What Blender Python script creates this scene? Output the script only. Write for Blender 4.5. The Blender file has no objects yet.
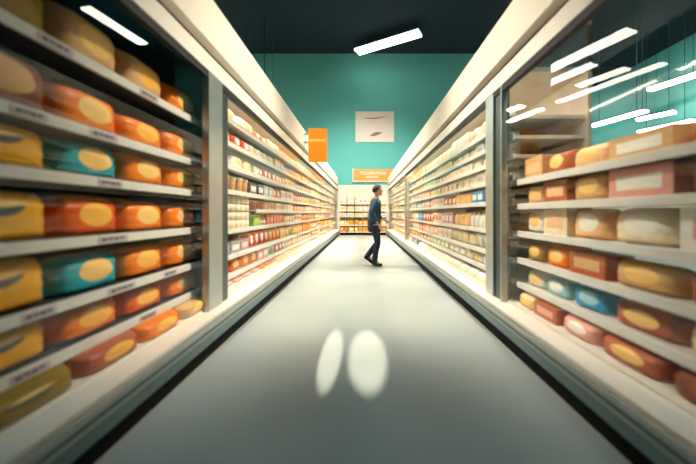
import bpy, bmesh, math, random
from mathutils import Vector, Matrix
random.seed(7)
SC = bpy.context.scene
COL = SC.collection
PI = math.pi

# ------------------------------------------------------------------ materials
def lin(c):
    return tuple(((v/255)/12.92 if v/255 <= .04045 else ((v/255+.055)/1.055)**2.4) for v in c)

MATS = {}
def mat(name, rgb, rough=.5, metal=0.0, vary=.06, scale=9.0, spec=.5, coat=0.0):
    if name in MATS: return MATS[name]
    m = bpy.data.materials.new(name); m.use_nodes = True
    nt = m.node_tree; b = nt.nodes['Principled BSDF']
    b.inputs['Roughness'].default_value = rough
    b.inputs['Metallic'].default_value = metal
    b.inputs['Specular IOR Level'].default_value = spec
    if coat: b.inputs['Coat Weight'].default_value = coat
    c = lin(rgb)
    tc = nt.nodes.new('ShaderNodeTexCoord')
    n = nt.nodes.new('ShaderNodeTexNoise'); n.inputs['Scale'].default_value = scale; n.inputs['Detail'].default_value = 3
    nt.links.new(tc.outputs['Object'], n.inputs['Vector'])
    r = nt.nodes.new('ShaderNodeValToRGB')
    r.color_ramp.elements[0].position = .3; r.color_ramp.elements[1].position = .7
    r.color_ramp.elements[0].color = tuple(max(0, v*(1-vary)) for v in c)+(1,)
    r.color_ramp.elements[1].color = tuple(min(1, v*(1+vary)) for v in c)+(1,)
    nt.links.new(n.outputs['Fac'], r.inputs['Fac'])
    nt.links.new(r.outputs['Color'], b.inputs['Base Color'])
    MATS[name] = m
    return m

def emit_mat(name, rgb, strength):
    m = bpy.data.materials.new(name); m.use_nodes = True
    nt = m.node_tree; nt.nodes.clear()
    e = nt.nodes.new('ShaderNodeEmission'); e.inputs[0].default_value = rgb+(1,); e.inputs[1].default_value = strength
    o = nt.nodes.new('ShaderNodeOutputMaterial'); nt.links.new(e.outputs[0], o.inputs[0])
    return m

def glass_mat():
    m = bpy.data.materials.new('case_glass'); m.use_nodes = True
    nt = m.node_tree; nt.nodes.clear()
    tr = nt.nodes.new('ShaderNodeBsdfTransparent'); tr.inputs[0].default_value = (.97, .985, .985, 1)
    gl = nt.nodes.new('ShaderNodeBsdfGlossy'); gl.inputs['Roughness'].default_value = .01
    gl.inputs['Color'].default_value = (.95, 1, 1, 1)
    lw = nt.nodes.new('ShaderNodeLayerWeight'); lw.inputs['Blend'].default_value = .5
    p = nt.nodes.new('ShaderNodeMath'); p.operation = 'POWER'; p.inputs[1].default_value = 5.0
    a = nt.nodes.new('ShaderNodeMath'); a.operation = 'MULTIPLY_ADD'; a.inputs[1].default_value = .4; a.inputs[2].default_value = .018
    nt.links.new(lw.outputs['Facing'], p.inputs[0]); nt.links.new(p.outputs[0], a.inputs[0])
    mx = nt.nodes.new('ShaderNodeMixShader')
    nt.links.new(a.outputs[0], mx.inputs[0]); nt.links.new(tr.outputs[0], mx.inputs[1]); nt.links.new(gl.outputs[0], mx.inputs[2])
    o = nt.nodes.new('ShaderNodeOutputMaterial'); nt.links.new(mx.outputs[0], o.inputs[0])
    return m

def wall_mat():
    # teal paint above a cream band, split at a real height on the wall
    m = bpy.data.materials.new('wall_paint'); m.use_nodes = True
    nt = m.node_tree; b = nt.nodes['Principled BSDF']; b.inputs['Roughness'].default_value = .75
    g = nt.nodes.new('ShaderNodeNewGeometry'); s = nt.nodes.new('ShaderNodeSeparateXYZ')
    nt.links.new(g.outputs['Position'], s.inputs[0])
    t = nt.nodes.new('ShaderNodeMath'); t.operation = 'GREATER_THAN'; t.inputs[1].default_value = 2.66
    nt.links.new(s.outputs['Z'], t.inputs[0])
    n = nt.nodes.new('ShaderNodeTexNoise'); n.inputs['Scale'].default_value = 1.2
    nt.links.new(g.outputs['Position'], n.inputs['Vector'])
    h = nt.nodes.new('ShaderNodeMix'); h.data_type = 'RGBA'; h.blend_type = 'MIX'
    h.inputs['A'].default_value = lin((226, 216, 196))+(1,); h.inputs['B'].default_value = lin(TEAL)+(1,)
    nt.links.new(t.outputs[0], h.inputs['Factor'])
    v = nt.nodes.new('ShaderNodeMix'); v.data_type = 'RGBA'; v.blend_type = 'MULTIPLY'; v.inputs['B'].default_value = (.88, .9, .9, 1)
    nt.links.new(n.outputs['Fac'], v.inputs['Factor']); nt.links.new(h.outputs['Result'], v.inputs['A'])
    nt.links.new(v.outputs['Result'], b.inputs['Base Color'])
    return m

def floor_mat():
    m = bpy.data.materials.new('polished_floor'); m.use_nodes = True
    nt = m.node_tree; b = nt.nodes['Principled BSDF']
    g = nt.nodes.new('ShaderNodeNewGeometry')
    n = nt.nodes.new('ShaderNodeTexNoise'); n.inputs['Scale'].default_value = .9; n.inputs['Detail'].default_value = 6
    nt.links.new(g.outputs['Position'], n.inputs['Vector'])
    r = nt.nodes.new('ShaderNodeValToRGB')
    r.color_ramp.elements[0].position = .3; r.color_ramp.elements[0].color = lin((150, 160, 158))+(1,)
    r.color_ramp.elements[1].position = .7; r.color_ramp.elements[1].color = lin((164, 172, 168))+(1,)
    nt.links.new(n.outputs['Fac'], r.inputs[0]); nt.links.new(r.outputs[0], b.inputs['Base Color'])
    b.inputs['Roughness'].default_value = .34
    b.inputs['Specular IOR Level'].default_value = .55
    return m

TEAL = (96, 186, 180)
M_WALL = wall_mat(); M_FLOOR = floor_mat(); M_GLASS = glass_mat()
M_CEIL = mat('ceiling_paint', (4, 34, 46), .9, vary=.05, scale=.5)
M_WHITE = mat('white_enamel', (232, 226, 212), .32, vary=.02)
M_RAILW = mat('white_price_rail', (226, 220, 210), .4, vary=.03)
M_FASCIA = mat('fascia_enamel', (230, 222, 206), .28, vary=.02, scale=2)
M_GREYREC = mat('recess_grey', (92, 92, 84), .6)
M_STEEL = mat('brushed_steel', (176, 182, 178), .3, .75, vary=.05)
M_STEELD = mat('dark_mullion', (70, 82, 84), .35, .6)
M_BASE = mat('base_panel_metal', (100, 122, 124), .32, .35)
M_BLACK = mat('black_kick', (6, 9, 12), .8, spec=.2)
M_GASK = mat('black_gasket', (12, 16, 18), .55)
M_LINERD = mat('shaded_liner', (22, 26, 36), .6)  # shade of the unlit interior put into the liner colour
M_TOPT = mat('teal_reflection_paint', (30, 104, 120), .4)  # teal glass reflection painted onto the top panel and roof ends
M_LINERL = mat('cream_liner', (226, 214, 196), .5)
M_SHELF = mat('shaded_shelf_board', (44, 46, 54), .6)  # shade under the shelves put into the board colour
M_SHELFL = mat('cream_shelf_board', (214, 204, 188), .5)
M_TAG = mat('tag_card', (196, 180, 182), .6)
M_INK = mat('tag_ink', (84, 78, 92), .6)
M_LAMPB = mat('lamp_housing', (26, 48, 56), .5)

# ------------------------------------------------------------------ mesh helpers
class MB:
    def __init__(self): self.bm = bmesh.new()
    def box(self, x0, x1, y0, y1, z0, z1, mi=0, bev=0.0):
        x0, x1 = min(x0, x1), max(x0, x1)
        t = bmesh.new()
        bmesh.ops.create_cube(t, size=1)
        for v in t.verts:
            v.co = Vector((x0+(v.co.x+.5)*(x1-x0), y0+(v.co.y+.5)*(y1-y0), z0+(v.co.z+.5)*(z1-z0)))
        if bev: bmesh.ops.bevel(t, geom=list(t.edges), offset=bev, segments=2, affect='EDGES', profile=.7)
        self.join(t, mi); return self
    def join(self, t, mi=0, M=None):
        if M: bmesh.ops.transform(t, matrix=M, verts=t.verts)
        mp = {v: self.bm.verts.new(v.co) for v in t.verts}
        for f in t.faces:
            try:
                nf = self.bm.faces.new([mp[v] for v in f.verts]); nf.material_index = mi; nf.smooth = f.smooth
            except ValueError: pass
        t.free()
    def tube(self, a, b, r, n=10, mi=0):
        a, b = Vector(a), Vector(b); d = b-a
        t = bmesh.new()
        bmesh.ops.create_cone(t, cap_ends=True, segments=n, radius1=r, radius2=r, depth=d.length)
        for f in t.faces: f.smooth = len(f.verts) == 4
        self.join(t, mi, Matrix.Translation((a+b)/2) @ d.to_track_quat('Z', 'Y').to_matrix().to_4x4())
        return self
    def lathe(self, prof, n=16, mi=0, mis=None, sy=1.0):
        rings = []
        for (r, z) in prof:
            rings.append([self.bm.verts.new((r*math.cos(2*PI*k/n), sy*r*math.sin(2*PI*k/n), z)) for k in range(n)])
        for i in range(len(prof)-1):
            for k in range(n):
                f = self.bm.faces.new((rings[i][k], rings[i][(k+1) % n], rings[i+1][(k+1) % n], rings[i+1][k]))
                f.smooth = True; f.material_index = mis[i] if mis else mi
        f = self.bm.faces.new(rings[0][::-1]); f.material_index = mis[0] if mis else mi
        f = self.bm.faces.new(rings[-1]); f.material_index = mis[-1] if mis else mi
        return self
    def mesh(self, name, mats):
        me = bpy.data.meshes.new(name); bmesh.ops.recalc_face_normals(self.bm, faces=self.bm.faces)
        self.bm.to_mesh(me); self.bm.free()
        for m in mats: me.materials.append(m)
        return me
    def build(self, name, m, parent=None, loc=None):
        o = bpy.data.objects.new(name, self.mesh(name, m if isinstance(m, (list, tuple)) else [m]))
        COL.objects.link(o)
        if parent: o.parent = parent
        if loc: o.location = loc
        return o

def tag(o, label=None, cat=None, group=None, kind=None):
    if label: o['label'] = label
    if cat: o['category'] = cat
    if group: o['group'] = group
    if kind: o['kind'] = kind
    return o
def empty(name, loc=(0, 0, 0), rz=0.0):
    o = bpy.data.objects.new(name, None); COL.objects.link(o); o.location = loc; o.rotation_euler = (0, 0, rz)
    o.empty_display_size = .1
    return o
def struct(name, mb, m):
    o = mb.build(name, m); o['kind'] = 'structure'; return o

# ------------------------------------------------------------------ camera
cam = bpy.data.cameras.new('camera'); co = bpy.data.objects.new('camera', cam); COL.objects.link(co)
CZ = 1.14
co.location = (0, 0, CZ); co.rotation_euler = (PI/2, 0, 0)
cam.sensor_width = 36; cam.lens = 36*300/696
cam.shift_x = -15/696; cam.shift_y = -19/696
cam.dof.use_dof = True; cam.dof.focus_distance = 8.0; cam.dof.aperture_fstop = .65
cam.clip_start = .02; cam.clip_end = 200
SC.camera = co

# ------------------------------------------------------------------ the shell
CH = 9.8; YE = 16.3
struct('floor', MB().box(-16, 16, -8, 42, -.1, 0), M_FLOOR)
struct('ceiling', MB().box(-16, 16, -8, 42, CH, CH+.1), M_CEIL)
struct('wall_back', MB().box(-7.6, 7.6, YE, YE+.2, 0, CH), M_WALL)
struct('wall_far', MB().box(-16, 16, 42, 42.2, 0, CH), M_WALL)
struct('wall_left', MB().box(-16.2, -16, -8, 42, 0, CH), M_WALL)
struct('wall_right', MB().box(16, 16.2, -8, 42, 0, CH), M_WALL)
struct('wall_behind', MB().box(-16, 16, -8.2, -8, 0, CH), M_WALL)

# ------------------------------------------------------------------ refrigerated display cases
def case(name, label, s, y0, y1, shelves, cat='display case', liner=None, board=None, glass_back=False, near_stile=0.0, far_stile=0.0,
         dark_near=0.0, starts=None, light=0.0, tags=()):
    """s=-1 left of the aisle, +1 right; shelves: heights of the shelf fronts"""
    liner = liner or M_LINERL; board = board or M_SHELFL
    X0 = 1.16
    end_panel = not glass_back
    root = empty(name, (s*1.6, (y0+y1)/2, 0)); tag(root, label, cat)
    ox, oy = root.location.x, root.location.y
    def P(nm, boxes, m, parent=root, bev=.0, lab=None):
        b = MB()
        for (xa, xb, ya, yb, za, zb) in boxes:
            b.box(s*xa-ox, s*xb-ox, ya-oy, yb-oy, za, zb, bev=bev)
        o = b.build(nm, m, parent)
        if lab: o['label'] = lab
        return o
    P('kick_plate', [(1.222, 1.26, y0, y1, 0, .15)], M_BLACK)
    P('base_panel', [(1.165, 2.14, y0, y1, .14, .292)], M_BASE)
    P('bumper', [(1.148, 1.17, y0, y1, .262, .304)], M_STEEL, bev=.008)
    P('trim_bead', [(1.156, 1.168, y0, y1, .218, .230)], M_STEEL, bev=.003)
    P('sill', [(1.182, 1.335, y0, y1, .292, .316)], M_WHITE, bev=.004)
    P('deck', [(1.335, 2.1, y0, y1, .292, .33)], M_SHELFL if liner is M_LINERL else M_WHITE)
    ysa, ysb = y0+dark_near, y1
    if glass_back:
        P('back_pane', [(2.1, 2.112, y0, y1, .33, 2.46)], M_GLASS)  # glass back added so lamps behind stand in for pane reflections
    else:
        P('back_panel', [(2.1, 2.14, y0, y1, .292, 2.5)], liner)
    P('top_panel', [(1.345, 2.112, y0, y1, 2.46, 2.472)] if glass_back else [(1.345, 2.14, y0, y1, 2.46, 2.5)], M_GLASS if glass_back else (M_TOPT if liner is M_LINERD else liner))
    if not glass_back:
        P('roof_cover', [(1.36, 2.14, y0, y1, 2.90, 2.935)], M_FASCIA)
        P('roof_end', [(1.36, 2.14, y0, y0+.03, 2.5, 2.90)], M_TOPT)  # painted teal to blend with the reflected teal around it
        P('roof_riser', [(2.1, 2.14, y0, y1, 2.5, 2.90)], M_FASCIA)
    P('header_rail', [(1.28, 1.345, y0, y1, 2.325, 2.46)], M_WHITE, bev=.006)
    P('gasket', [(1.29, 1.34, y0, y1, 2.272, 2.325)], M_GASK)
    P('recess_strip', [(1.345, 1.385, y0, y1, 2.46, 2.56)], M_GREYREC)
    P('fascia', [(1.262, 1.36, y0, y1, 2.55, 2.935)], M_FASCIA, bev=.008)
    ga, gb = y0+dark_near, y1
    if far_stile:
        P('door_stile', [(1.282, 1.34, y1-far_stile, y1, .316, 2.325)], M_STEEL, bev=.006); gb = y1-far_stile
        if end_panel: P('end_panel', [(1.345, 2.1, y1-.04, y1, .33, 2.46)], M_GREYREC if liner is M_LINERD else M_LINERL)
    if near_stile:
        P('door_stile', [(1.282, 1.34, ga, ga+near_stile, .316, 2.325)], M_STEEL, bev=.006); ga += near_stile
    if dark_near:
        P('mullion', [(1.30, 1.37, y0, y0+dark_near, .316, 2.325)], M_STEELD, bev=.005)
    P('glass_pane', [(1.305, 1.313, ga, gb, .316, 2.272)], M_GLASS)
    xb = 2.08
    for i, z in enumerate(shelves):
        ya = (starts or {}).get(i, y0+.02)
        sh = P('shelf', [(1.43, xb, ya, y1-.045, z-.015, z+.018)], board)
        P('price_rail', [(1.412, 1.43, ya, y1-.045, z-.026, z+.026)], M_RAILW, parent=sh, bev=.003)
        for (ti, ty, tw) in tags:
            if ti != i: continue
            b = MB(); b.box(s*1.4085-ox, s*1.412-ox, ty-oy, ty+tw-oy, z-.018, z+.018)
            for k in range(4):
                yy = ty+tw*(.1+.2*k)
                b.box(s*1.4075-ox, s*1.4085-ox, yy-oy, yy+tw*.16-oy, z-.009+.004*(k % 2), z+.008, mi=1)
            b.build('price_tag', [M_TAG, M_INK], sh)
    if light:
        P('light_strip', [(1.345, 1.385, y0+.1, y1-.1, 2.43, 2.46)], M_LAMPW)
        l = bpy.data.lights.new('case_light', 'AREA'); l.shape = 'RECTANGLE'; l.size = .05; l.size_y = (y1-y0)-.2
        l.energy = light; l.color = (1, .86, .68)
        lo = bpy.data.objects.new('case_light', l); COL.objects.link(lo)
        lo.location = (s*1.365, (y0+y1)/2, 2.425); lo.rotation_euler = (0, s*math.radians(-14), 0)
    return root

M_LAMPW = emit_mat('warm_led', (1, .88, .72), 1.5)
NEAR_L = [1.914, 1.562, 1.307, .995, .701, .464]
LONG_L = [2.125, 1.875, 1.635, 1.365, 1.165, .945, .668, .46]
MID_R = [2.045, 1.855, 1.675, 1.475, 1.245, .935, .692, .50]
NEAR_R = [1.42, 1.20, .95, .71, .49]
YM = 2.74
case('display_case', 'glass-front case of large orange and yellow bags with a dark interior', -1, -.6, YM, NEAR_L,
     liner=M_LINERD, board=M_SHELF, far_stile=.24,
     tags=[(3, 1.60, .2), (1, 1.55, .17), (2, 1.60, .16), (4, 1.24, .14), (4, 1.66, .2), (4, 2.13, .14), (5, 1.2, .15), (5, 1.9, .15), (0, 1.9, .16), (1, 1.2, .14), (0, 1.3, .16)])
case('display_case', 'long glass-front case with many small packs and an orange blade sign on its fascia', -1, YM, 15.3, LONG_L,
     dark_near=.15, starts={4: 3.98}, light=40)
case('display_case', 'glass-backed case of brown and pink packs with added lamps showing through it', 1, -.6, 2.80, NEAR_R,
     glass_back=True, near_stile=0, far_stile=.02, board=M_SHELFL, light=14)  # light strip added here to brighten the packs
case('display_case', 'bright case of pale packs between the two steel posts', 1, 2.80, 9.28, MID_R, dark_near=.16, near_stile=.18, far_stile=.12, light=22)
case('display_case', 'short bright case at the far end of the aisle beyond the thin post', 1, 9.28, 15.3, MID_R, dark_near=.1, light=22)

# ------------------------------------------------------------------ packs
CO = {
 'yellow': (238, 170, 6), 'orange': (238, 122, 8), 'deep orange': (220, 88, 10), 'teal': (20, 156, 168), 'brown': (128, 70, 40),
 'olive': (150, 120, 40), 'tan': (214, 168, 112), 'white': (238, 232, 222), 'cream': (236, 218, 188), 'red': (214, 72, 44),
 'green': (64, 176, 60), 'pink': (226, 158, 140), 'rust': (176, 92, 58), 'blue': (40, 146, 196), 'navy': (34, 74, 100), 'amber': (244, 190, 60),
 'peach': (240, 190, 140), 'grey': (168, 162, 158), 'pale green': (184, 208, 160), 'pale blue': (150, 200, 212), 'lime': (206, 206, 40), 'mauve': (196, 150, 150),
}
for k, v in CO.items(): mat('pack_'+k.replace(' ', '_'), v, .4, vary=.05, scale=6, spec=.3)
mat('label_cream', (244, 196, 110), .4); mat('label_white', (240, 234, 220), .4); mat('label_amber', (248, 178, 70), .4)
mat('label_slate', (86, 92, 88), .4)
def pm(c): return MATS['pack_'+c.replace(' ', '_')]

def th(u, v, T):
    a = max(0.0, 1-abs(u)**4.5); b = max(0.0, 1-max(0, v)**3.0)*max(0.0, 1-max(0, -v)**9)
    return T/2*(.06+.94*(a*b)**.5)*(1+.07*abs(u)**2*math.sin(11*v+4*u)+.02*math.sin(5*u+3*v))
def bag_pt(u, v, T, W=1.0, H=1.0, side=-1, off=0.0):
    h = 1-.13*abs(u)**5 if v > 0 else 1
    return Vector((u*W/2, side*(th(u, v, T)+off), H/2+v*h*H/2))
def bag_bm(mb, W, H, T, nu=16, nv=12, mi=0):
    g = {}
    for sd in (-1, 1):
        for i in range(nu+1):
            for j in range(nv+1):
                u, v = -1+2*i/nu, -1+2*j/nv
                g[sd, i, j] = mb.bm.verts.new(bag_pt(u, v, T, W, H, sd))
        for i in range(nu):
            for j in range(nv):
                q = [g[sd, i, j], g[sd, i+1, j], g[sd, i+1, j+1], g[sd, i, j+1]]
                f = mb.bm.faces.new(q if sd < 0 else q[::-1]); f.smooth = True; f.material_index = mi
    ring = [(i, 0) for i in range(nu)]+[(nu, j) for j in range(nv)]+[(i, nv) for i in range(nu, 0, -1)]+[(0, j) for j in range(nv, 0, -1)]
    for k in range(len(ring)):
        a, b = ring[k], ring[(k+1) % len(ring)]
        f = mb.bm.faces.new((g[-1, a[0], a[1]], g[1, a[0], a[1]], g[1, b[0], b[1]], g[-1, b[0], b[1]])); f.material_index = mi
def bag_patch(mb, W, H, T, cu, cv, ru, rv, off=.004, mi=0, tilt=0.0, n=24, lens=False):
    rings = [[mb.bm.verts.new(bag_pt(cu, cv, T, W, H, -1, off))]]
    for k in (1, 2, 3):
        row = []
        for a in range(n):
            t = 2*PI*a/n; x, y = ru*k/3*math.cos(t), rv*k/3*math.sin(t)*(abs(math.sin(t)) if lens else 1)
            u = cu+x*math.cos(tilt)-y*math.sin(tilt); v = cv+x*math.sin(tilt)+y*math.cos(tilt)
            row.append(mb.bm.verts.new(bag_pt(u, v, T, W, H, -1, off if k < 3 else off*.4)))
        rings.append(row)
    for a in range(n):
        b = (a+1) % n
        f = mb.bm.faces.new((rings[0][0], rings[1][a], rings[1][b])); f.smooth = True; f.material_index = mi
        for k in (1, 2):
            f = mb.bm.faces.new((rings[k][a], rings[k+1][a], rings[k+1][b], rings[k][b])); f.smooth = True; f.material_index = mi

# unit-size packs: width, depth and height 1, front towards -Y, standing on z = 0; each kind = list of (part name, mesh)
CACHE = {}
def label_mat(c, c2): return MATS[c2] if c2 in MATS else pm(c2)
def pack_parts(kind, c, c2):
    key = (kind, c, c2)
    if key in CACHE: return CACHE[key]
    out = []; m1 = pm(c); m2 = label_mat(c, c2)
    if kind == 'bag':            # pillow bag with an oval label and crimped ends
        b = MB(); bag_bm(b, .94, 1, .95); out.append(('pouch', b.mesh('pouch', [m1])))
        b = MB()
        if c2 == 'label_slate':
            bag_patch(b, .94, 1, .95, -.12, .30, .5, .3, .006, 0, .12, lens=True)
            out.append(('emblem', b.mesh('emblem', [MATS['label_slate']])))
            b = MB(); bag_patch(b, .94, 1, .95, -.08, .47, .48, .14, .014, 0, .12, lens=True)
            out.append(('emblem_pale_lens', b.mesh('emblem_pale_lens', [MATS['label_cream']])))  # pale upper lens of the printed emblem
        else:
            bag_patch(b, .94, 1, .95, .05, .1, .56, .6, .008); out.append(('label_patch', b.mesh('label_patch', [m2])))
        for sx in (-1, 1):
            b = MB()
            for k in range(3): b.box(sx*(.455+.016*k), sx*(.455+.016*k+.012), -.03, .03, .03, .82, bev=.004)
            out.append(('crimped_seal', b.mesh('crimped_seal', [m1])))
    elif kind == 'carton':
        b = MB(); b.box(-.48, .48, -.5, .5, 0, 1, bev=.02); out.append(('box_body', b.mesh('box_body', [m1])))
        b = MB(); b.box(-.34, .34, -.508, -.5, .28, .74); out.append(('label_panel', b.mesh('label_panel', [m2])))
    elif kind == 'tub':
        b = MB(); b.lathe([(.36, 0), (.40, .02), (.46, .82), (.46, .84)], 20, sy=1); out.append(('cup', b.mesh('cup', [m1])))
        b = MB(); b.lathe([(.485, .84), (.49, .86), (.49, .97), (.46, 1)], 20); out.append(('lid', b.mesh('lid', [m2])))
    elif kind == 'bottle':
        b = MB(); b.lathe([(.40, 0), (.44, .03), (.44, .58), (.36, .70), (.18, .80), (.16, .88)], 16); out.append(('bottle_body', b.mesh('bottle_body', [m1])))
        b = MB(); b.lathe([(.19, .87), (.2, .88), (.2, .98), (.17, 1)], 14); out.append(('cap', b.mesh('cap', [m2])))
        b = MB(); b.lathe([(.445, .18), (.45, .19), (.45, .5), (.445, .51)], 16); out.append(('label_band', b.mesh('label_band', [MATS['label_white']])))
    elif kind == 'roll':
        b = MB(); b.lathe([(.1, .04), (.40, 0), (.47, .05), (.48, .5), (.47, .95), (.40, 1), (.14, .97), (.12, .8)], 18); out.append(('paper', b.mesh('paper', [m1])))
    elif kind == 'tray':
        b = MB(); b.box(-.47, .47, -.5, .5, 0, .5, bev=.05); out.append(('dish', b.mesh('dish', [m2])))
        b = MB(); bag_bm(b, .9, .7, .9, 12, 8)
        bmesh.ops.translate(b.bm, vec=(0, 0, .3), verts=b.bm.verts); out.append(('wrapped_food', b.mesh('wrapped_food', [m1])))
    CACHE[key] = out
    return out
JOINED = {}
def joined(kind, c, c2):
    key = (kind, c, c2)
    if key not in JOINED:
        b = bmesh.new(); mats = []
        for nm, me in pack_parts(kind, c, c2):
            n0 = len(b.faces); b.from_mesh(me); b.faces.ensure_lookup_table()
            for f in list(b.faces)[n0:]: f.material_index = len(mats)
            mats.append(me.materials[0])
        me = bpy.data.meshes.new(kind); b.to_mesh(me); b.free()
        for m in mats: me.materials.append(m)
        JOINED[key] = me
    return JOINED[key]

NAMES = {'bag': ('snack_bag', 'bag'), 'carton': ('food_carton', 'carton'), 'tub': ('food_tub', 'tub'), 'bottle': ('bottle', 'bottle'),
         'roll': ('paper_roll', 'roll'), 'tray': ('food_tray', 'tray')}
SEEN = set(); DUPES = []
def ordw(n):
    w = ['first', 'second', 'third', 'fourth', 'fifth', 'sixth', 'seventh', 'eighth', 'ninth', 'tenth']
    return w[n-1] if n <= 10 else '%d%s' % (n, 'th' if 10 < n % 100 < 14 else {1: 'st', 2: 'nd', 3: 'rd'}.get(n % 10, 'th'))
def put(kind, c, c2, loc, rz, size, label, group, detailed):
    nm, cat = NAMES[kind]
    if detailed and len(pack_parts(kind, c, c2)) > 1:
        r = empty(nm, loc, rz); r.scale = size
        for pn, me in pack_parts(kind, c, c2):
            o = bpy.data.objects.new(pn, me); COL.objects.link(o); o.parent = r
    else:
        r = bpy.data.objects.new(nm, joined(kind, c, c2)); COL.objects.link(r)
        r.location = loc; r.rotation_euler = (0, 0, rz); r.scale = size
    tag(r, label, cat, group)
    if label in SEEN: DUPES.append(label)
    SEEN.add(label)
    return r

def desc(kind, c, c2):
    if kind == 'bag':
        return c+' bag with '+({'label_slate': 'dark emblem', 'label_white': 'white oval'}.get(c2, 'pale oval'))
    if kind == 'carton': return c+' carton'
    if kind == 'tub': return c+' tub'
    if kind == 'bottle': return c+' bottle'
    if kind == 'tray': return c+' wrapped tray'
    return c+' paper roll'

XP = 1.448  # front plane of the packs behind the price rails
def shelf_word(i, n):
    if i == n: return 'bottom deck'
    return ('top shelf' if i == 0 else ordw(i+1)+' shelf')
# --- near left case: large bags, four or five to a shelf
ROWS = [
 [('olive', 'label_slate', .30), ('olive', 'label_slate', .26), ('tan', 'label_cream', .27), ('tan', 'label_amber', .25), ('orange', 'label_cream', .22)],
 [('brown', 'label_cream', .22), ('brown', 'tan', .25), ('orange', 'label_cream', .22), ('orange', 'label_amber', .19), ('orange', 'label_cream', .2)],
 [('yellow', 'label_slate', .2), ('yellow', 'label_slate', .2), ('teal', 'label_cream', .2), ('orange', 'label_cream', .2), ('orange', 'label_cream', .19)],
 [('yellow', 'label_slate', .22), ('yellow', 'label_slate', .225), ('deep orange', 'label_amber', .215), ('orange', 'label_cream', .205), ('orange', 'peach', .19)],
 [('yellow', 'label_slate', .22), ('yellow', 'label_slate', .225), ('teal', 'label_cream', .2), ('orange', 'label_amber', .20), ('orange', 'label_cream', .20)],
 [('yellow', 'label_slate', .17), ('yellow', 'label_slate', .175), ('orange', 'label_amber', .17), ('deep orange', 'label_amber', .165), ('orange', 'tan', .165)],
 [('olive', 'label_slate', .105), ('olive', 'label_slate', .105), ('rust', 'label_amber', .108), ('orange', 'label_amber', .108), ('tan', 'label_cream', .10)],
]
ED = [.62, 1.03, 1.44, 1.84, 2.25, 2.70]
for i, row in enumerate(ROWS):
    z = (NEAR_L+[.33-.018])[i]+.018
    for k, (c, c2, h) in enumerate(row):
        ya, yb = ED[k]+.004, ED[k+1]-.004
        j = random.uniform(-.006, .006)
        if i == 6: xx = 1.316
        else: xx = XP
        put('bag', c, c2, (-(xx+.11), (ya+yb)/2+j, z), PI/2, (yb-ya, .2, h),
            '%s, %s before the post, %s, orange-bag case' % (desc('bag', c, c2), ordw(5-k), shelf_word(i, 6)),
            'large bags in the case with dark interior', True)

# --- the longer rows: runs of the same pack
def row_fill(case_name, s, i, n, y0, y1, z, hmax, runs, group, xfront=XP):
    """runs: list of (kind, colour, second colour, width, height, count); cycled until the shelf is full"""
    y = y0; k = 0; r = 0; left = runs[0][5]
    while True:
        kind, c, c2, w, h, cnt = runs[r]
        w2 = w*(1 if y < 6.5 else 1.35)*(1 if y < 10 else 1.25)
        if y+w2 > y1: break
        k += 1
        hh = min(h, hmax)*random.uniform(.93, 1.0)
        d = .16 if kind in ('bag', 'carton', 'tray') else w2
        det = y < 5.2
        put(kind, c, c2, (s*(xfront+d/2+random.uniform(0, .012)), y+w2/2, z), PI/2 if s < 0 else -PI/2, (w2*.97, d, hh),
            '%s, %s from near end, %s, %s' % (desc(kind, c, c2), ordw(k), shelf_word(i, n), case_name), group, det)
        y += w2+.004; left -= 1
        if left <= 0:
            r += 1
            if r >= len(runs): r = max(0, len(runs)-7)
            left = runs[r][5]
LC = 'long sign case'
def R(kind, c, c2, w, h, n): return (kind, c, c2, w, h, n)
LW = 'label_white'; LCm = 'label_cream'
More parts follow.
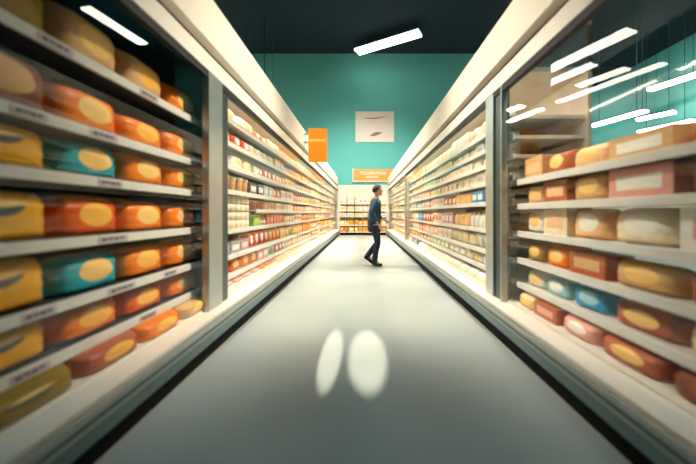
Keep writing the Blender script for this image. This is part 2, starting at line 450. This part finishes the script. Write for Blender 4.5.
LRUNS = [
 [R('bag', 'white', LCm, .52, .17, 2), R('bag', 'orange', LW, .25, .13, 2), R('carton', 'cream', 'peach', .2, .13, 3), R('tub', 'white', 'peach', .16, .12, 4),
  R('bag', 'cream', LCm, .24, .13, 3), R('carton', 'amber', LW, .2, .14, 3), R('carton', 'white', 'peach', .2, .13, 4), R('bag', 'peach', LW, .22, .13, 3), R('tub', 'cream', 'orange', .18, .12, 4)],
 [R('bag', 'white', LCm, .34, .17, 1), R('bag', 'red', LW, .26, .15, 2), R('bag', 'white', LCm, .26, .16, 4), R('carton', 'peach', LW, .18, .15, 3), R('tub', 'white', 'red', .15, .13, 4),
  R('bag', 'cream', LCm, .22, .16, 4), R('carton', 'amber', 'cream', .2, .15, 4), R('bag', 'white', 'peach', .2, .15, 4), R('carton', 'lime', LW, .18, .14, 2), R('tub', 'cream', 'orange', .16, .14, 4)],
 [R('bag', 'white', LCm, .34, .16, 2), R('bag', 'cream', LCm, .28, .15, 1), R('carton', 'pale green', LW, .22, .12, 1), R('bag', 'red', LW, .2, .14, 4), R('bag', 'pink', LW, .2, .14, 3), R('carton', 'cream', 'amber', .2, .14, 4),
  R('tub', 'white', 'red', .15, .13, 4), R('bag', 'peach', LCm, .2, .15, 4), R('carton', 'amber', LW, .2, .15, 4), R('bag', 'cream', LCm, .2, .14, 3)],
 [R('tub', 'tan', 'cream', .17, .18, 5), R('carton', 'navy', LW, .26, .16, 2), R('carton', 'pale blue', LW, .22, .17, 2), R('bag', 'orange', LW, .22, .17, 2), R('carton', 'white', 'pink', .18, .17, 5),
  R('bag', 'red', LW, .2, .16, 4), R('bag', 'peach', LCm, .2, .17, 3), R('tub', 'amber', 'white', .18, .17, 4), R('carton', 'cream', 'red', .2, .17, 4), R('bag', 'lime', LW, .2, .16, 3)],
 [R('tub', 'rust', 'tan', .16, .13, 3), R('tub', 'peach', 'cream', .16, .13, 3), R('carton', 'cream', 'pink', .2, .13, 3), R('carton', 'white', 'peach', .18, .13, 3), R('bag', 'orange', LW, .2, .14, 3),
  R('bag', 'pink', LW, .18, .14, 3), R('carton', 'amber', LW, .2, .14, 4), R('tub', 'cream', 'red', .16, .13, 4)],
 [R('carton', 'green', 'lime', .28, .15, 1), R('bottle', 'rust', 'orange', .13, .17, 2), R('carton', 'red', 'pink', .17, .17, 6), R('bag', 'peach', LW, .2, .16, 4), R('carton', 'white', 'red', .18, .16, 3),
  R('bag', 'orange', LCm, .2, .16, 4), R('tub', 'amber', 'white', .16, .15, 4), R('carton', 'yellow', LW, .2, .16, 4), R('bag', 'cream', LCm, .2, .16, 4)],
 [R('carton', 'grey', LW, .28, .13, 2), R('carton', 'mauve', LW, .26, .14, 1), R('bag', 'red', LW, .2, .2, 4), R('bag', 'orange', LCm, .2, .2, 3), R('carton', 'yellow', LW, .2, .2, 3), R('tub', 'pale green', 'white', .18, .17, 2),
  R('bag', 'amber', LW, .2, .2, 4), R('carton', 'orange', 'yellow', .2, .19, 4), R('bag', 'yellow', LW, .2, .19, 4), R('carton', 'cream', 'red', .2, .19, 3)],
 [R('bag', 'deep orange', LCm, .3, .15, 2), R('bag', 'orange', LCm, .26, .15, 2), R('carton', 'pink', LW, .22, .14, 2), R('tub', 'pale green', 'cream', .2, .13, 2), R('bag', 'red', LW, .2, .15, 3), R('bag', 'peach', LCm, .2, .14, 3),
  R('carton', 'yellow', LW, .22, .15, 4), R('bag', 'amber', LW, .22, .15, 4), R('carton', 'orange', LW, .2, .15, 4)],
 [R('tray', 'pink', 'white', .26, .09, 4), R('tray', 'orange', 'white', .26, .09, 3), R('tray', 'peach', 'cream', .26, .09, 3), R('tray', 'amber', 'white', .26, .09, 4)],
]
GL = 'small packs along the long case'
for i in range(9):
    z = LONG_L[i]+.018 if i < 8 else .33
    top = (2.44 if i == 0 else (LONG_L[i-1] if i < 8 else LONG_L[7]))-.03
    y0 = {4: 4.0, 5: 3.98}.get(i, 3.0)
    row_fill(LC, -1, i, 8, y0, 15.2, z, top-z-.01, LRUNS[i], GL, XP if i < 8 else 1.37)
# tall stack of cream rolls beside the post (the fifth shelf starts beyond it)
for a in range(6):
    for b in range(4):
        put('roll', 'cream', LW, (-(XP+.07), 3.10+a*.142, LONG_L[5]+.018+b*.093), PI/2, (.139, .139, .092),
            'cream paper roll, %s from near end, %s layer, stack on sixth shelf' % (ordw(a+1), ['bottom', 'second', 'third', 'top'][b]),
            'stack of cream paper rolls', False)

# --- right middle case
RC = 'pale-pack case'
RR = [
 [R('bag', 'white', LCm, .34, .2, 3), R('carton', 'white', 'cream', .26, .2, 3), R('bag', 'cream', LCm, .26, .2, 4), R('bag', 'peach', LW, .24, .2, 4), R('carton', 'amber', LW, .22, .2, 4)],
 [R('carton', 'white', 'grey', .26, .13, 3), R('bag', 'white', LCm, .26, .13, 4), R('carton', 'cream', 'amber', .24, .13, 4), R('bag', 'amber', LW, .22, .13, 4), R('carton', 'peach', LW, .2, .13, 5)],
 [R('bag', 'cream', LCm, .3, .13, 3), R('carton', 'white', 'peach', .26, .12, 4), R('bag', 'peach', LW, .22, .12, 4), R('carton', 'white', 'lime', .2, .12, 5), R('bag', 'amber', LCm, .2, .12, 5)],
 [R('carton', 'cream', 'grey', .26, .14, 3), R('bag', 'white', LCm, .26, .14, 3), R('bag', 'peach', LW, .24, .14, 4), R('bag', 'lime', LW, .22, .14, 4), R('carton', 'yellow', LW, .22, .14, 4)],
 [R('bottle', 'pale blue', 'blue', .13, .18, 4), R('carton', 'blue', 'white', .2, .16, 2), R('carton', 'peach', 'amber', .22, .16, 3), R('bag', 'orange', LW, .24, .15, 3), R('carton', 'white', 'pink', .22, .16, 4), R('bag', 'pink', LW, .22, .15, 4)],
 [R('carton', 'blue', 'pale blue', .24, .2, 2), R('bottle', 'white', 'amber', .13, .22, 4), R('bag', 'peach', LCm, .24, .2, 3), R('carton', 'mauve', LW, .24, .2, 3), R('carton', 'cream', 'orange', .22, .2, 3), R('bag', 'red', LW, .22, .2, 4)],
 [R('tub', 'white', 'pale blue', .2, .17, 4), R('bag', 'cream', LCm, .26, .17, 4), R('carton', 'white', 'peach', .22, .17, 4), R('carton', 'peach', 'white', .22, .16, 4), R('bag', 'orange', LW, .2, .16, 4)],
 [R('bag', 'white', LCm, .3, .12, 4), R('bag', 'cream', LW, .26, .12, 3), R('bag', 'lime', LW, .28, .14, 5), R('bag', 'yellow', LW, .28, .14, 20)],
 [R('tray', 'white', 'cream', .3, .1, 6), R('tray', 'cream', 'white', .3, .1, 4), R('tray', 'peach', 'white', .26, .1, 2)],
]
GR = 'packs in the bright pale-pack case'
for i in range(9):
    z = MID_R[i]+.018 if i < 8 else .33
    top = (2.44 if i == 0 else (MID_R[i-1] if i < 8 else MID_R[7]))-.03
    row_fill(RC, 1, i, 8, 3.08, 9.18 if i < 8 else 7.6, z, top-z-.01, RR[i], GR, XP if i < 8 else 1.37)
put('carton', 'navy', 'grey', (1.45, 7.95, .33), -PI/2, (.62, .14, .125), 'navy carton on the bottom deck of the pale-pack case beside the orange one', GR, True)
put('carton', 'deep orange', 'peach', (1.45, 8.72, .33), -PI/2, (.72, .14, .135), 'orange carton on the bottom deck of the pale-pack case against the thin post', GR, True)
# --- right far case
RF = 'end case'
PF = [('carton', 'cream', 'peach'), ('bag', 'white', LCm), ('bag', 'peach', LW), ('carton', 'amber', LW), ('bag', 'pink', LW), ('carton', 'white', 'red'), ('bag', 'orange', LCm), ('tub', 'white', 'amber')]
for i in range(9):
    z = MID_R[i]+.018 if i < 8 else .33
    top = (2.44 if i == 0 else (MID_R[i-1] if i < 8 else MID_R[7]))-.03
    rn = [R(*PF[(i*3+q*2+random.randint(0, 1)) % 8], .27, .2, random.randint(2, 3)) for q in range(7)]
    row_fill(RF, 1, i, 8, 9.5, 15.1, z, (top-z-.01)*.85, rn, 'packs in the short end case', XP if i < 8 else 1.37)

# --- right near case: large brown, pink and cream packs
NR = [
 [('tan', LCm, .12, 'bag'), ('rust', LCm, .12, 'bag'), ('tan', LW, .13, 'carton'), ('peach', LCm, .15, 'bag'), ('rust', LCm, .17, 'bag'), ('tan', 'peach', .18, 'carton')],
 [('rust', LCm, .17, 'bag'), ('brown', 'tan', .18, 'bag'), ('pink', LW, .17, 'carton'), ('tan', LCm, .18, 'bag'), ('rust', 'peach', .17, 'carton'), ('peach', LCm, .16, 'bag')],
 [('cream', LCm, .2, 'bag'), ('white', 'pink', .2, 'carton'), ('cream', LW, .2, 'bag'), ('peach', LW, .2, 'bag'), ('cream', 'peach', .2, 'carton'), ('white', LCm, .2, 'bag')],
 [('brown', 'rust', .15, 'carton'), ('rust', LCm, .15, 'bag'), ('tan', LCm, .15, 'bag'), ('rust', 'tan', .15, 'carton'), ('orange', LCm, .15, 'bag'), ('olive', LCm, .15, 'bag')],
 [('mauve', LW, .14, 'bag'), ('cream', LCm, .14, 'bag'), ('rust', LCm, .13, 'bag'), ('blue', 'pale blue', .14, 'bag'), ('pale blue', LW, .13, 'bag'), ('white', LCm, .13, 'bag')],
 [('brown', 'rust', .12, 'carton'), ('brown', 'rust', .12, 'bag'), ('rust', LCm, .11, 'bag'), ('pink', LW, .11, 'bag'), ('rust', 'pink', .11, 'carton'), ('peach', LCm, .11, 'bag')],
]
EDR = [.55, .98, 1.40, 1.80, 2.14, 2.44, 2.72]
for i, row in enumerate(NR):
    z = (NEAR_R+[.33-.018])[i]+.018
    for k, (c, c2, h, kd) in enumerate(row):
        ya, yb = EDR[k]+.006, EDR[k+1]-.006
        xx = XP if i < 5 else 1.37
        put(kd, c, c2, (xx+.105, (ya+yb)/2, z), -PI/2, (yb-ya, .18, h),
            '%s, %s before the post, %s, glass-backed case' % (desc(kd, c, c2), ordw(6-k), shelf_word(i, 5)),
            'packs in the glass-backed case', True)

# ------------------------------------------------------------------ shelving across the end of the aisle
GY = 15.42
g = tag(empty('shelving_unit', (0, GY+.25, 0)), 'free-standing shelving unit against the cream end wall with a black kick', 'shelving')
def GP(nm, bx, m, parent=g, bev=0.0):
    b = MB(); b.box(bx[0], bx[1], bx[2]-GY-.25, bx[3]-GY-.25, bx[4], bx[5], bev=bev); return b.build(nm, m, parent)
GP('kick_plate', (-1.2, 1.2, GY, GY+.5, 0, .13), M_BLACK)
GP('back_panel', (-1.2, 1.2, GY+.46, GY+.5, .13, 2.0), M_LINERL)
GP('base_shelf', (-1.2, 1.2, GY-.01, GY+.46, .13, .19), M_SHELFL)
GZ = [.52, .90, 1.26, 1.62]
for z in GZ:
    sh = GP('shelf', (-1.19, 1.19, GY, GY+.46, z-.02, z), M_SHELFL)
    GP('shelf_lip', (-1.19, 1.19, GY-.02, GY, z-.035, z+.02), M_STEELD if z == .90 else M_RAILW, sh)
for x in (-.82, -.42, .0, .42, .82): GP('upright', (x-.02, x+.02, GY-.035, GY-.022, .13, 1.98), M_STEELD if x < 0 else M_STEEL)
PG = [('orange', 'amber'), ('amber', LW), ('yellow', 'orange'), ('orange', LCm)]
PU = [('cream', 'peach'), ('peach', LW), ('white', 'pink'), ('cream', 'amber')]
for i, z in enumerate([.19]+GZ):
    for k in range(10):
        c, c2 = (PG if i < 2 else PU)[(k//2+i) % 4]
        kd = 'carton' if (k//2+i) % 2 else 'bag'
        put(kd, c, c2, (-1.08+k*.24, GY+.12, z), 0, (.225, .16, .24 if i else .22),
            '%s, %s along the %s, end shelving unit' % (desc(kd, c, c2), ordw(k+1), ['base', 'lowest shelf', 'second shelf up', 'third shelf up', 'top shelf'][i]),
            'packs on the end shelving unit', False)

# ------------------------------------------------------------------ signs
M_OR = mat('sign_orange', (244, 140, 8), .4, vary=.03); M_OR2 = mat('sign_light_orange', (252, 184, 90), .4, vary=.03)
M_SW = mat('sign_white', (218, 206, 190), .5, vary=.03); M_BR = mat('sign_brown_ink', (150, 96, 70), .6); M_PK = mat('sign_pink_ink', (226, 190, 172), .6)
def px(x, y, d): return ((x-363)/300*d, CZ+(213-y)/300*d)
# white poster on the teal wall
d = YE-.03; x0, z1 = px(355.5, 111.5, d); x1, z0 = px(394, 142, d)
t = tag(empty('wall_poster', ((x0+x1)/2, YE-.02, z0)), 'white poster with thin brown and red marks high on the teal wall', 'poster')
b = MB(); b.box(x0-t.location.x, x1-t.location.x, -.03, .015, 0, z1-z0, bev=.008); b.build('board', M_SW, t)
def stroke(pts, wid, y, m, nm, parent):
    b = MB(); n = len(pts)
    up = [b.bm.verts.new((p[0], y, p[1]+wid*(.15+.85*math.sin(PI*i/(n-1))))) for i, p in enumerate(pts)]
    dn = [b.bm.verts.new((p[0], y, p[1]-wid*(.15+.85*math.sin(PI*i/(n-1))))) for i, p in enumerate(pts)]
    up2 = [b.bm.verts.new(v.co+Vector((0, .006, 0))) for v in up]; dn2 = [b.bm.verts.new(v.co+Vector((0, .006, 0))) for v in dn]
    for i in range(n-1):
        for q in ((up, dn), (dn2, up2), (up2, up), (dn, dn2)):
            b.bm.faces.new((q[0][i], q[0][i+1], q[1][i+1], q[1][i]))
    return b.build(nm, m, parent)
def PP(x, y): q = px(x, y, d); return (q[0]-t.location.x, q[1]-z0)
stroke([PP(363+3*k, 118+[0, .3, .45, .5, .4, .1, -.5, -1.2, -2][k]) for k in range(9)], .035, -.036, M_BR, 'brown_line', t)
stroke([PP(364+3*k, 122.4) for k in range(8)], .022, -.036, M_PK, 'pink_line', t)
stroke([PP(370, 135.8), PP(373, 135), PP(375, 134.2), PP(378, 133.6), PP(382, 132.8)], .1, -.036, M_BR, 'red_mark', t)
# orange sign with two lines of white lettering
x0, z1 = px(353.5, 169.5, d); x1, z0 = px(393, 181, d)
t = tag(empty('orange_sign', ((x0+x1)/2, YE-.02, z0)), 'orange sign board with two lines of white lettering at the end of the aisle', 'sign')
w = x1-x0; h = z1-z0
b = MB(); b.box(-w/2, w/2, -.12, .015, 0, h, bev=.01); b.build('board', M_OR, t)
b = MB(); b.box(-w/2-.05, -w/2, -.14, .015, -.06, h+.03); b.box(-w/2, w/2, -.14, .015, -.06, 0); b.build('frame_edge', M_SW, t)
b = MB(); xx = -w*.33
for lw in [.10, .09, .1, .09, .1, .09, .1, .11, .08, .1, .09, .1, .1]:     # upper line: blocky letters too soft to read
    if xx > w*.33: break
    b.box(xx, xx+.022, -.127, -.12, h*.53, h*.78); b.box(xx+lw-.03, xx+lw-.008, -.127, -.12, h*.53, h*.78)
    q = random.choice([.53, .63, .73]); b.box(xx+.022, xx+lw-.03, -.127, -.12, h*q, h*(q+.06)); xx += lw+.012
xx = -w*.17
for k in range(7):
    b.box(xx, xx+.02, -.127, -.12, h*.24, h*.42); b.box(xx+.05, xx+.07, -.127, -.12, h*.24, h*.42); b.box(xx+.02, xx+.05, -.127, -.12, h*(.24+.06*(k % 3)), h*(.29+.06*(k % 3))); xx += .095
b.build('lettering', M_SW, t)
# orange blade sign on the left fascia
d = 6.5; x0, z1 = px(307, 128.5, d); x1, z0 = px(327, 162, d)
t = tag(empty('blade_sign', (x0, d, z0)), 'small orange blade sign sticking out from the white fascia above the long case', 'sign')
w = x1-x0; h = z1-z0
b = MB(); b.box(0.03, w, -.02, .02, 0, h, bev=.012); b.build('panel', M_OR, t)
b = MB(); b.box(.05, w-.03, -.026, -.019, h*.60, h*.68); b.build('pale_stripe', M_OR2, t)
b = MB(); b.box(-1.262-x0, .04, -.016, .016, h*.55, h*.62); b.box(-1.262-x0, .04, -.016, .016, h*.80, h*.86); b.build('bracket', M_STEEL, t)

# ------------------------------------------------------------------ ceiling lamps
M_DIFF = emit_mat('lamp_diffuser', (1, .93, .80), 17.0)
LZ = 9.25
def unproj(x, y, z=LZ): dd = 300*(z-CZ)/(213-y); return Vector(((x-363)/300*dd, dd, z))
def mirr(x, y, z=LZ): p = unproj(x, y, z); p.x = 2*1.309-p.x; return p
M_DIFA = emit_mat('aisle_lamp_diffuser', (1, .93, .82), 4.0)
def lamp(a, b, w, label, group='ceiling lamps beyond the cases', dm=None):
    c = (a+b)/2; v = b-a; L = v.length; z = c.z
    r = empty('ceiling_light', c, math.atan2(v.y, v.x)); tag(r, label, 'ceiling light', group)
    MB().box(-L/2, L/2, -w/2, w/2, 0, .1, bev=.02).build('diffuser', dm or M_DIFF, r)
    MB().box(-L/2-.03, L/2+.03, -w/2-.02, w/2+.02, .1, .15, bev=.01).build('housing', M_LAMPB, r)
    for s in (-1, 1): MB().tube((s*L*.35, 0, .14), (s*L*.35, 0, CH-z+.02), .012).build('stem', M_LAMPB, r)
lamp(unproj(357, 53), unproj(420, 34), .55, 'white tube lamp hanging over the aisle in front of the teal wall', 'aisle lamps', M_DIFA)
TH = 'added lamp in place of a pane reflection, '; RF_ = 'long lamp mirrored in the glass-backed case, '
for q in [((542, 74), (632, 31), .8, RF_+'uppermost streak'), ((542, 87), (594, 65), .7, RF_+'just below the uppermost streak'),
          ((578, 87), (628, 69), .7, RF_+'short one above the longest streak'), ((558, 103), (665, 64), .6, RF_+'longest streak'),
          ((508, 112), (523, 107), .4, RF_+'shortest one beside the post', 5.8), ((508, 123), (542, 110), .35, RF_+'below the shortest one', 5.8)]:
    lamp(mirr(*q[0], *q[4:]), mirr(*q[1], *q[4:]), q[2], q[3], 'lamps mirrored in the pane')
for q in [((649, 91), (702, 74), .45, TH+'upper of the pair at the edge', 7.2), ((670, 102), (704, 91), .45, TH+'lower of the pair at the edge', 7.2),
          ((592, 127), (646, 112), .35, TH+'third row, nearer to the post', 5.4), ((637, 121), (675, 113), .35, TH+'third row, away from the post', 5.4),
          ((639, 133), (694, 121.5), .3, TH+'lowest long one, right above the packs', 5.0)]:
    lamp(unproj(*q[0], *q[4:]), unproj(*q[1], *q[4:]), q[2], q[3])  # added lamps behind the case, imitating reflections in its pane
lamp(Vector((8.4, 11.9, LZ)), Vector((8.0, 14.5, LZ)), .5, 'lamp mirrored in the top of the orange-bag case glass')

# ------------------------------------------------------------------ the walking person
def skin_bm(verts, edges, root=0, sub=2):
    me = bpy.data.meshes.new('tmp'); me.from_pydata([v[0] for v in verts], edges, [])
    o = bpy.data.objects.new('tmp', me); COL.objects.link(o)
    m = o.modifiers.new('s', 'SKIN'); m.use_smooth_shade = True
    for i, v in enumerate(verts):
        sv = me.skin_vertices[0].data[i]
        r = v[1]; sv.radius = r if isinstance(r, tuple) else (r, r); sv.use_root = i == root
    s = o.modifiers.new('u', 'SUBSURF'); s.levels = s.render_levels = sub
    dg = bpy.context.evaluated_depsgraph_get(); dg.update()
    b = bmesh.new(); b.from_mesh(o.evaluated_get(dg).to_mesh())
    bpy.data.objects.remove(o); bpy.data.meshes.remove(me)
    return b
M_SKIN = mat('skin', (206, 158, 130), .5); M_JACK = mat('jacket_cloth', (24, 66, 92), .8); M_TROU = mat('trouser_cloth', (22, 38, 58), .85)
M_SHOE = mat('shoe_leather', (20, 26, 34), .5); M_HAIR = mat('hair', (60, 50, 46), .7); M_EYE = mat('eye', (30, 26, 26), .3)
# walks to +X; Y is the body's side axis (camera side is -Y)
PERS = tag(empty('person', (.245, 6.45, 0), math.radians(8)), 'person in a blue jacket and dark trousers walking across the far aisle', 'person')
J = {'pel': (0, 0, .93), 'wai': (.0, 0, 1.08), 'che': (.02, 0, 1.28), 'nek': (.035, 0, 1.46), 'hdb': (.05, 0, 1.53)}
V = []; E = []
def add(p, r, par=None):
    V.append((p, r)); i = len(V)-1
    if par is not None: E.append((par, i))
    return i
pel = add(J['pel'], (.13, .155)); wai = add(J['wai'], (.105, .14), pel); che = add(J['che'], (.115, .165), wai)
nek = add(J['nek'], (.055, .055), che); hd = add(J['hdb'], (.055, .055), nek)
LEG = {-1: [(.01, -.09, .86), (.055, -.09, .50), (-.02, -.09, .10)], 1: [(0, .09, .86), (.10, .09, .50), (-.14, .09, .20)]}
for s in (-1, 1):
    a = add(LEG[s][0], .09, pel); k = add(LEG[s][1], .058, a); c = add(tuple((Vector(LEG[s][1])*.68+Vector(LEG[s][2])*.32)+Vector((-.015, 0, 0))), .056, k); f = add(LEG[s][2], .04, c)
    tip = Vector(LEG[s][2])+(Vector((.16, 0, -.07)) if s < 0 else Vector((.12, 0, -.13)))
    heel = Vector(LEG[s][2])+(Vector((-.03, 0, -.06)) if s < 0 else Vector((-.05, 0, -.05)))
    add(tuple(tip), (.03, .04), f); add(tuple(heel), .035, f)
ARM = {-1: [(.02, -.20, 1.40), (-.10, -.24, 1.14), (.03, -.25, .93)], 1: [(.03, .20, 1.40), (.06, .24, 1.13), (.24, .22, 1.0)]}
for s in (-1, 1):
    a = add(ARM[s][0], .058, che); e = add(ARM[s][1], .042, a); w_ = add(ARM[s][2], .028, e)
body = skin_bm(V, E, 0, 2)
hb = MB(); hb.join(body)
# head: shaped ellipsoid with brow, nose, chin, ears; faces +X
t = bmesh.new(); bmesh.ops.create_uvsphere(t, u_segments=24, v_segments=16, radius=1)
for v in t.verts:
    x, y, z = v.co
    k = 1-.22*max(0, -z)**1.5
    v.co = Vector((.07+x*.098*k+(.018 if z < -.4 and x > 0 else 0), y*.076*k, 1.625+z*.118))
hb.join(t)
def blob(c, r, n=10):
    t = bmesh.new(); bmesh.ops.create_uvsphere(t, u_segments=n, v_segments=n, radius=1)
    for v in t.verts: v.co = Vector((c[0]+v.co.x*r[0], c[1]+v.co.y*r[1], c[2]+v.co.z*r[2]))
    hb.join(t)
blob((.172, 0, 1.605), (.022, .014, .026)); blob((.162, 0, 1.565), (.012, .026, .008)); blob((.155, 0, 1.525), (.02, .026, .02))
for s in (-1, 1): blob((.06, s*.078, 1.61), (.02, .01, .032))
# hands: palm, four unequal bent fingers, thumb
for s in (-1, 1):
    w_ = Vector(ARM[s][2]); dr = (w_-Vector(ARM[s][1])).normalized(); side = Vector((1, 0, 0)) if s < 0 else Vector((.4, 0, .9)).normalized()
    side = (side-dr*side.dot(dr)).normalized(); nor = dr.cross(side).normalized()*s
    HV = []; HE = []
    def ha(p, r, par=None):
        HV.append((tuple(p), r)); i = len(HV)-1
        if par is not None: HE.append((par, i))
        return i
    h0 = ha(w_, .024); pm_ = ha(w_+dr*.05, (.034, .018), h0)
    for (o_, L) in ((-.027, .055), (-.009, .068), (.01, .072), (.028, .066)):
        a = ha(w_+dr*.088+side*o_, .0095, pm_); bq = ha(w_+dr*(.088+L*.5)+side*o_*1.1-nor*.006, .0085, a); ha(w_+dr*(.088+L*.9)+side*o_*1.1-nor*.024, .007, bq)
    a = ha(w_+dr*.04+side*.04-nor*.008, .011, pm_); ha(w_+dr*.08+side*.056-nor*.02, .0085, a)
    hb.join(skin_bm(HV, HE, 0, 1))
bo = hb.build('body', M_SKIN, PERS)
rm = bo.modifiers.new('join', 'REMESH'); rm.mode = 'VOXEL'; rm.voxel_size = .0075; rm.use_smooth_shade = True
# clothes
V = []; E = []
p0 = add((0, 0, .80), (.15, .185)); p1 = add((0, 0, 1.0), (.15, .18), p0); p2 = add((.01, 0, 1.18), (.145, .18), p1); p3 = add((.02, 0, 1.33), (.14, .19), p2); p4 = add((.03, 0, 1.45), (.075, .08), p3)
for s in (-1, 1):
    a = add((ARM[s][0][0], ARM[s][0][1]*.98, 1.385), .075, p3); e = add(ARM[s][1], .062, a); add(tuple(Vector(ARM[s][1])*.12+Vector(ARM[s][2])*.88), .046, e)
jb = MB(); jb.join(skin_bm(V, E, 0, 2)); jo = jb.build('jacket', M_JACK, PERS)
V = []; E = []
p0 = add((0, 0, .95), (.14, .165))
for s in (-1, 1):
    a = add((LEG[s][0][0], LEG[s][0][1]*.95, .84), .098, p0); k = add(LEG[s][1], .073, a); c = add(tuple(Vector(LEG[s][1])*.62+Vector(LEG[s][2])*.38+Vector((-.012, 0, 0))), .068, k); add(tuple(Vector(LEG[s][2])+(Vector((0, 0, -.07)) if s < 0 else Vector((-.045, 0, -.05)))), .062, c)
tb = MB(); tb.join(skin_bm(V, E, 0, 2)); to = tb.build('trousers', M_TROU, PERS)
rm = to.modifiers.new('join', 'REMESH'); rm.mode = 'VOXEL'; rm.voxel_size = .01; rm.use_smooth_shade = True
for s in (-1, 1):
    an = Vector(LEG[s][2]); V = []; E = []
    up = Vector((.02, 0, .02)) if s < 0 else Vector((-.0, 0, .02))
    hl = an+(Vector((-.035, 0, -.058)) if s < 0 else Vector((-.055, 0, -.055)))
    md = an+(Vector((.07, 0, -.058)) if s < 0 else Vector((.05, 0, -.09)))
    tp = an+(Vector((.185, 0, -.064)) if s < 0 else Vector((.125, 0, -.155)))
    a0 = add(tuple(an+Vector((0, 0, -.01))), .052); h_ = add(tuple(hl), (.045, .04), a0); m_ = add(tuple(md), (.05, .038), a0); add(tuple(tp), (.042, .03), m_)
    sb = MB(); sb.join(skin_bm(V, E, 0, 2)); sb.build('shoe', M_SHOE, PERS)
b = MB(); t = bmesh.new(); bmesh.ops.create_uvsphere(t, u_segments=24, v_segments=16, radius=1)
bmesh.ops.delete(t, geom=[v for v in t.verts if v.co.z < -.45 or (v.co.x > .45 and v.co.z < .45) or (v.co.x > .1 and v.co.z < .0)], context='VERTS')
for v in t.verts:
    x, y, z = v.co; v.co = Vector((.062+x*.11, y*.086, 1.632+z*.123))
    v.co += v.co.normalized()*.004*math.sin(40*y+13*x)
b.join(t); ho = b.build('hair', M_HAIR, PERS); sm = ho.modifiers.new('thick', 'SOLIDIFY'); sm.thickness = .012
for s in (-1, 1):
    t = bmesh.new(); bmesh.ops.create_uvsphere(t, u_segments=10, v_segments=8, radius=.009)
    b = MB(); b.join(t, 0, Matrix.Translation((.158, s*.032, 1.628))); b.build('eye', M_EYE, PERS)

# ------------------------------------------------------------------ added lights of the hall
def spot(loc, aim, size, energy, color, blend=.8, radius=.4, scale=None):  # unseen sources without fixtures, added to light the aisle and walls
    l = bpy.data.lights.new('added_spot', 'SPOT'); l.energy = energy; l.color = color; l.spot_size = math.radians(size); l.spot_blend = blend; l.shadow_soft_size = radius
    o = bpy.data.objects.new('added_spot', l); COL.objects.link(o); o.location = loc
    o.rotation_euler = (Vector(aim)-Vector(loc)).to_track_quat('-Z', 'Y').to_euler()
    if scale: o.scale = scale
    return o
WARM = (1, .87, .70)
spot((0, 4.4, 9.5), (0, 4.4, 0), 29, 5600, WARM, 1.0, .4)  # added spot that brightens the middle of the aisle floor
for y in (7.5, 10, 12.5): spot((0, y, 9.5), (0, y, 0), 40, 3000, WARM, 1.0, .5)
spot((0, 2.5, 9.5), (0, YE, .9), 45, 9000, (1, .95, .85), 1.0, .5)  # added spot that makes the end wall brighter low down
spot((0, .5, 9.5), (-.9, 6.5, 2.6), 14, 2500, (1, .93, .82), 1.0, .3)  # added spot that brightens the blade sign
for sx in (-1, 1):  # added cross spots that brighten the opposite case fronts
    for y, e, ay in ((4.6, 6000 if sx > 0 else 5600, 3.05), (8.5, 5200, 8), (12.5, 5200, 12)):
        spot((sx*4.6, y, 9.5), (-sx*1.5, ay, 1.6 if y < 5 else 1.4), 22 if y < 5 else 44, e, WARM, 1.0, .4)
for (x, y, ax, ay, e) in ((9, 9, 16, 15, 2300), (8, 16, 16, 24, 2300), (6, 24, 8, 42, 4000)):   # added spots brightening the hall walls beyond the glass-backed case
    spot((x, y, 9.5), (ax, ay, 3.5), 85, e, (.95, .97, .9), 1.0, .5)
# two added narrow spots imitating reflected streaks on the floor
for (x, y, sx, e) in ((-.255, 2.42, .17, 900), (.035, 2.40, .30, 900)):
    o = spot((x, y, 9.5), (x, y, 0), 7.2, e*5, (1, .88, .7), .6, .01, (sx, 1, 1))
    o.rotation_euler = (0, 0, 0)
# added cool fill light over the aisle mouth, turns the shade teal
l = bpy.data.lights.new('cool_fill', 'AREA'); l.shape = 'RECTANGLE'; l.size = 5; l.size_y = 5; l.energy = 110; l.color = (.25, .72, 1)
o = bpy.data.objects.new('cool_fill', l); COL.objects.link(o); o.location = (0, 0, 9.6)

w = bpy.data.worlds.new('world'); SC.world = w; w.use_nodes = True
w.node_tree.nodes['Background'].inputs[0].default_value = (.02, .05, .06, 1); w.node_tree.nodes['Background'].inputs[1].default_value = .3

vs = SC.view_settings
SC.display_settings.display_device = 'sRGB'
vs.view_transform = 'Standard'; vs.look = 'None'; vs.gamma = 1; vs.use_curve_mapping = False; vs.exposure = 0.55
SC.cycles.use_denoising = True
SC.cycles.max_bounces = 8; SC.cycles.transparent_max_bounces = 24; SC.cycles.glossy_bounces = 4; SC.cycles.diffuse_bounces = 4
SC.cycles.caustics_reflective = False; SC.cycles.caustics_refractive = False
SC.cycles.sample_clamp_indirect = 4
print('packs', len(SEEN), 'dupes', DUPES[:5])
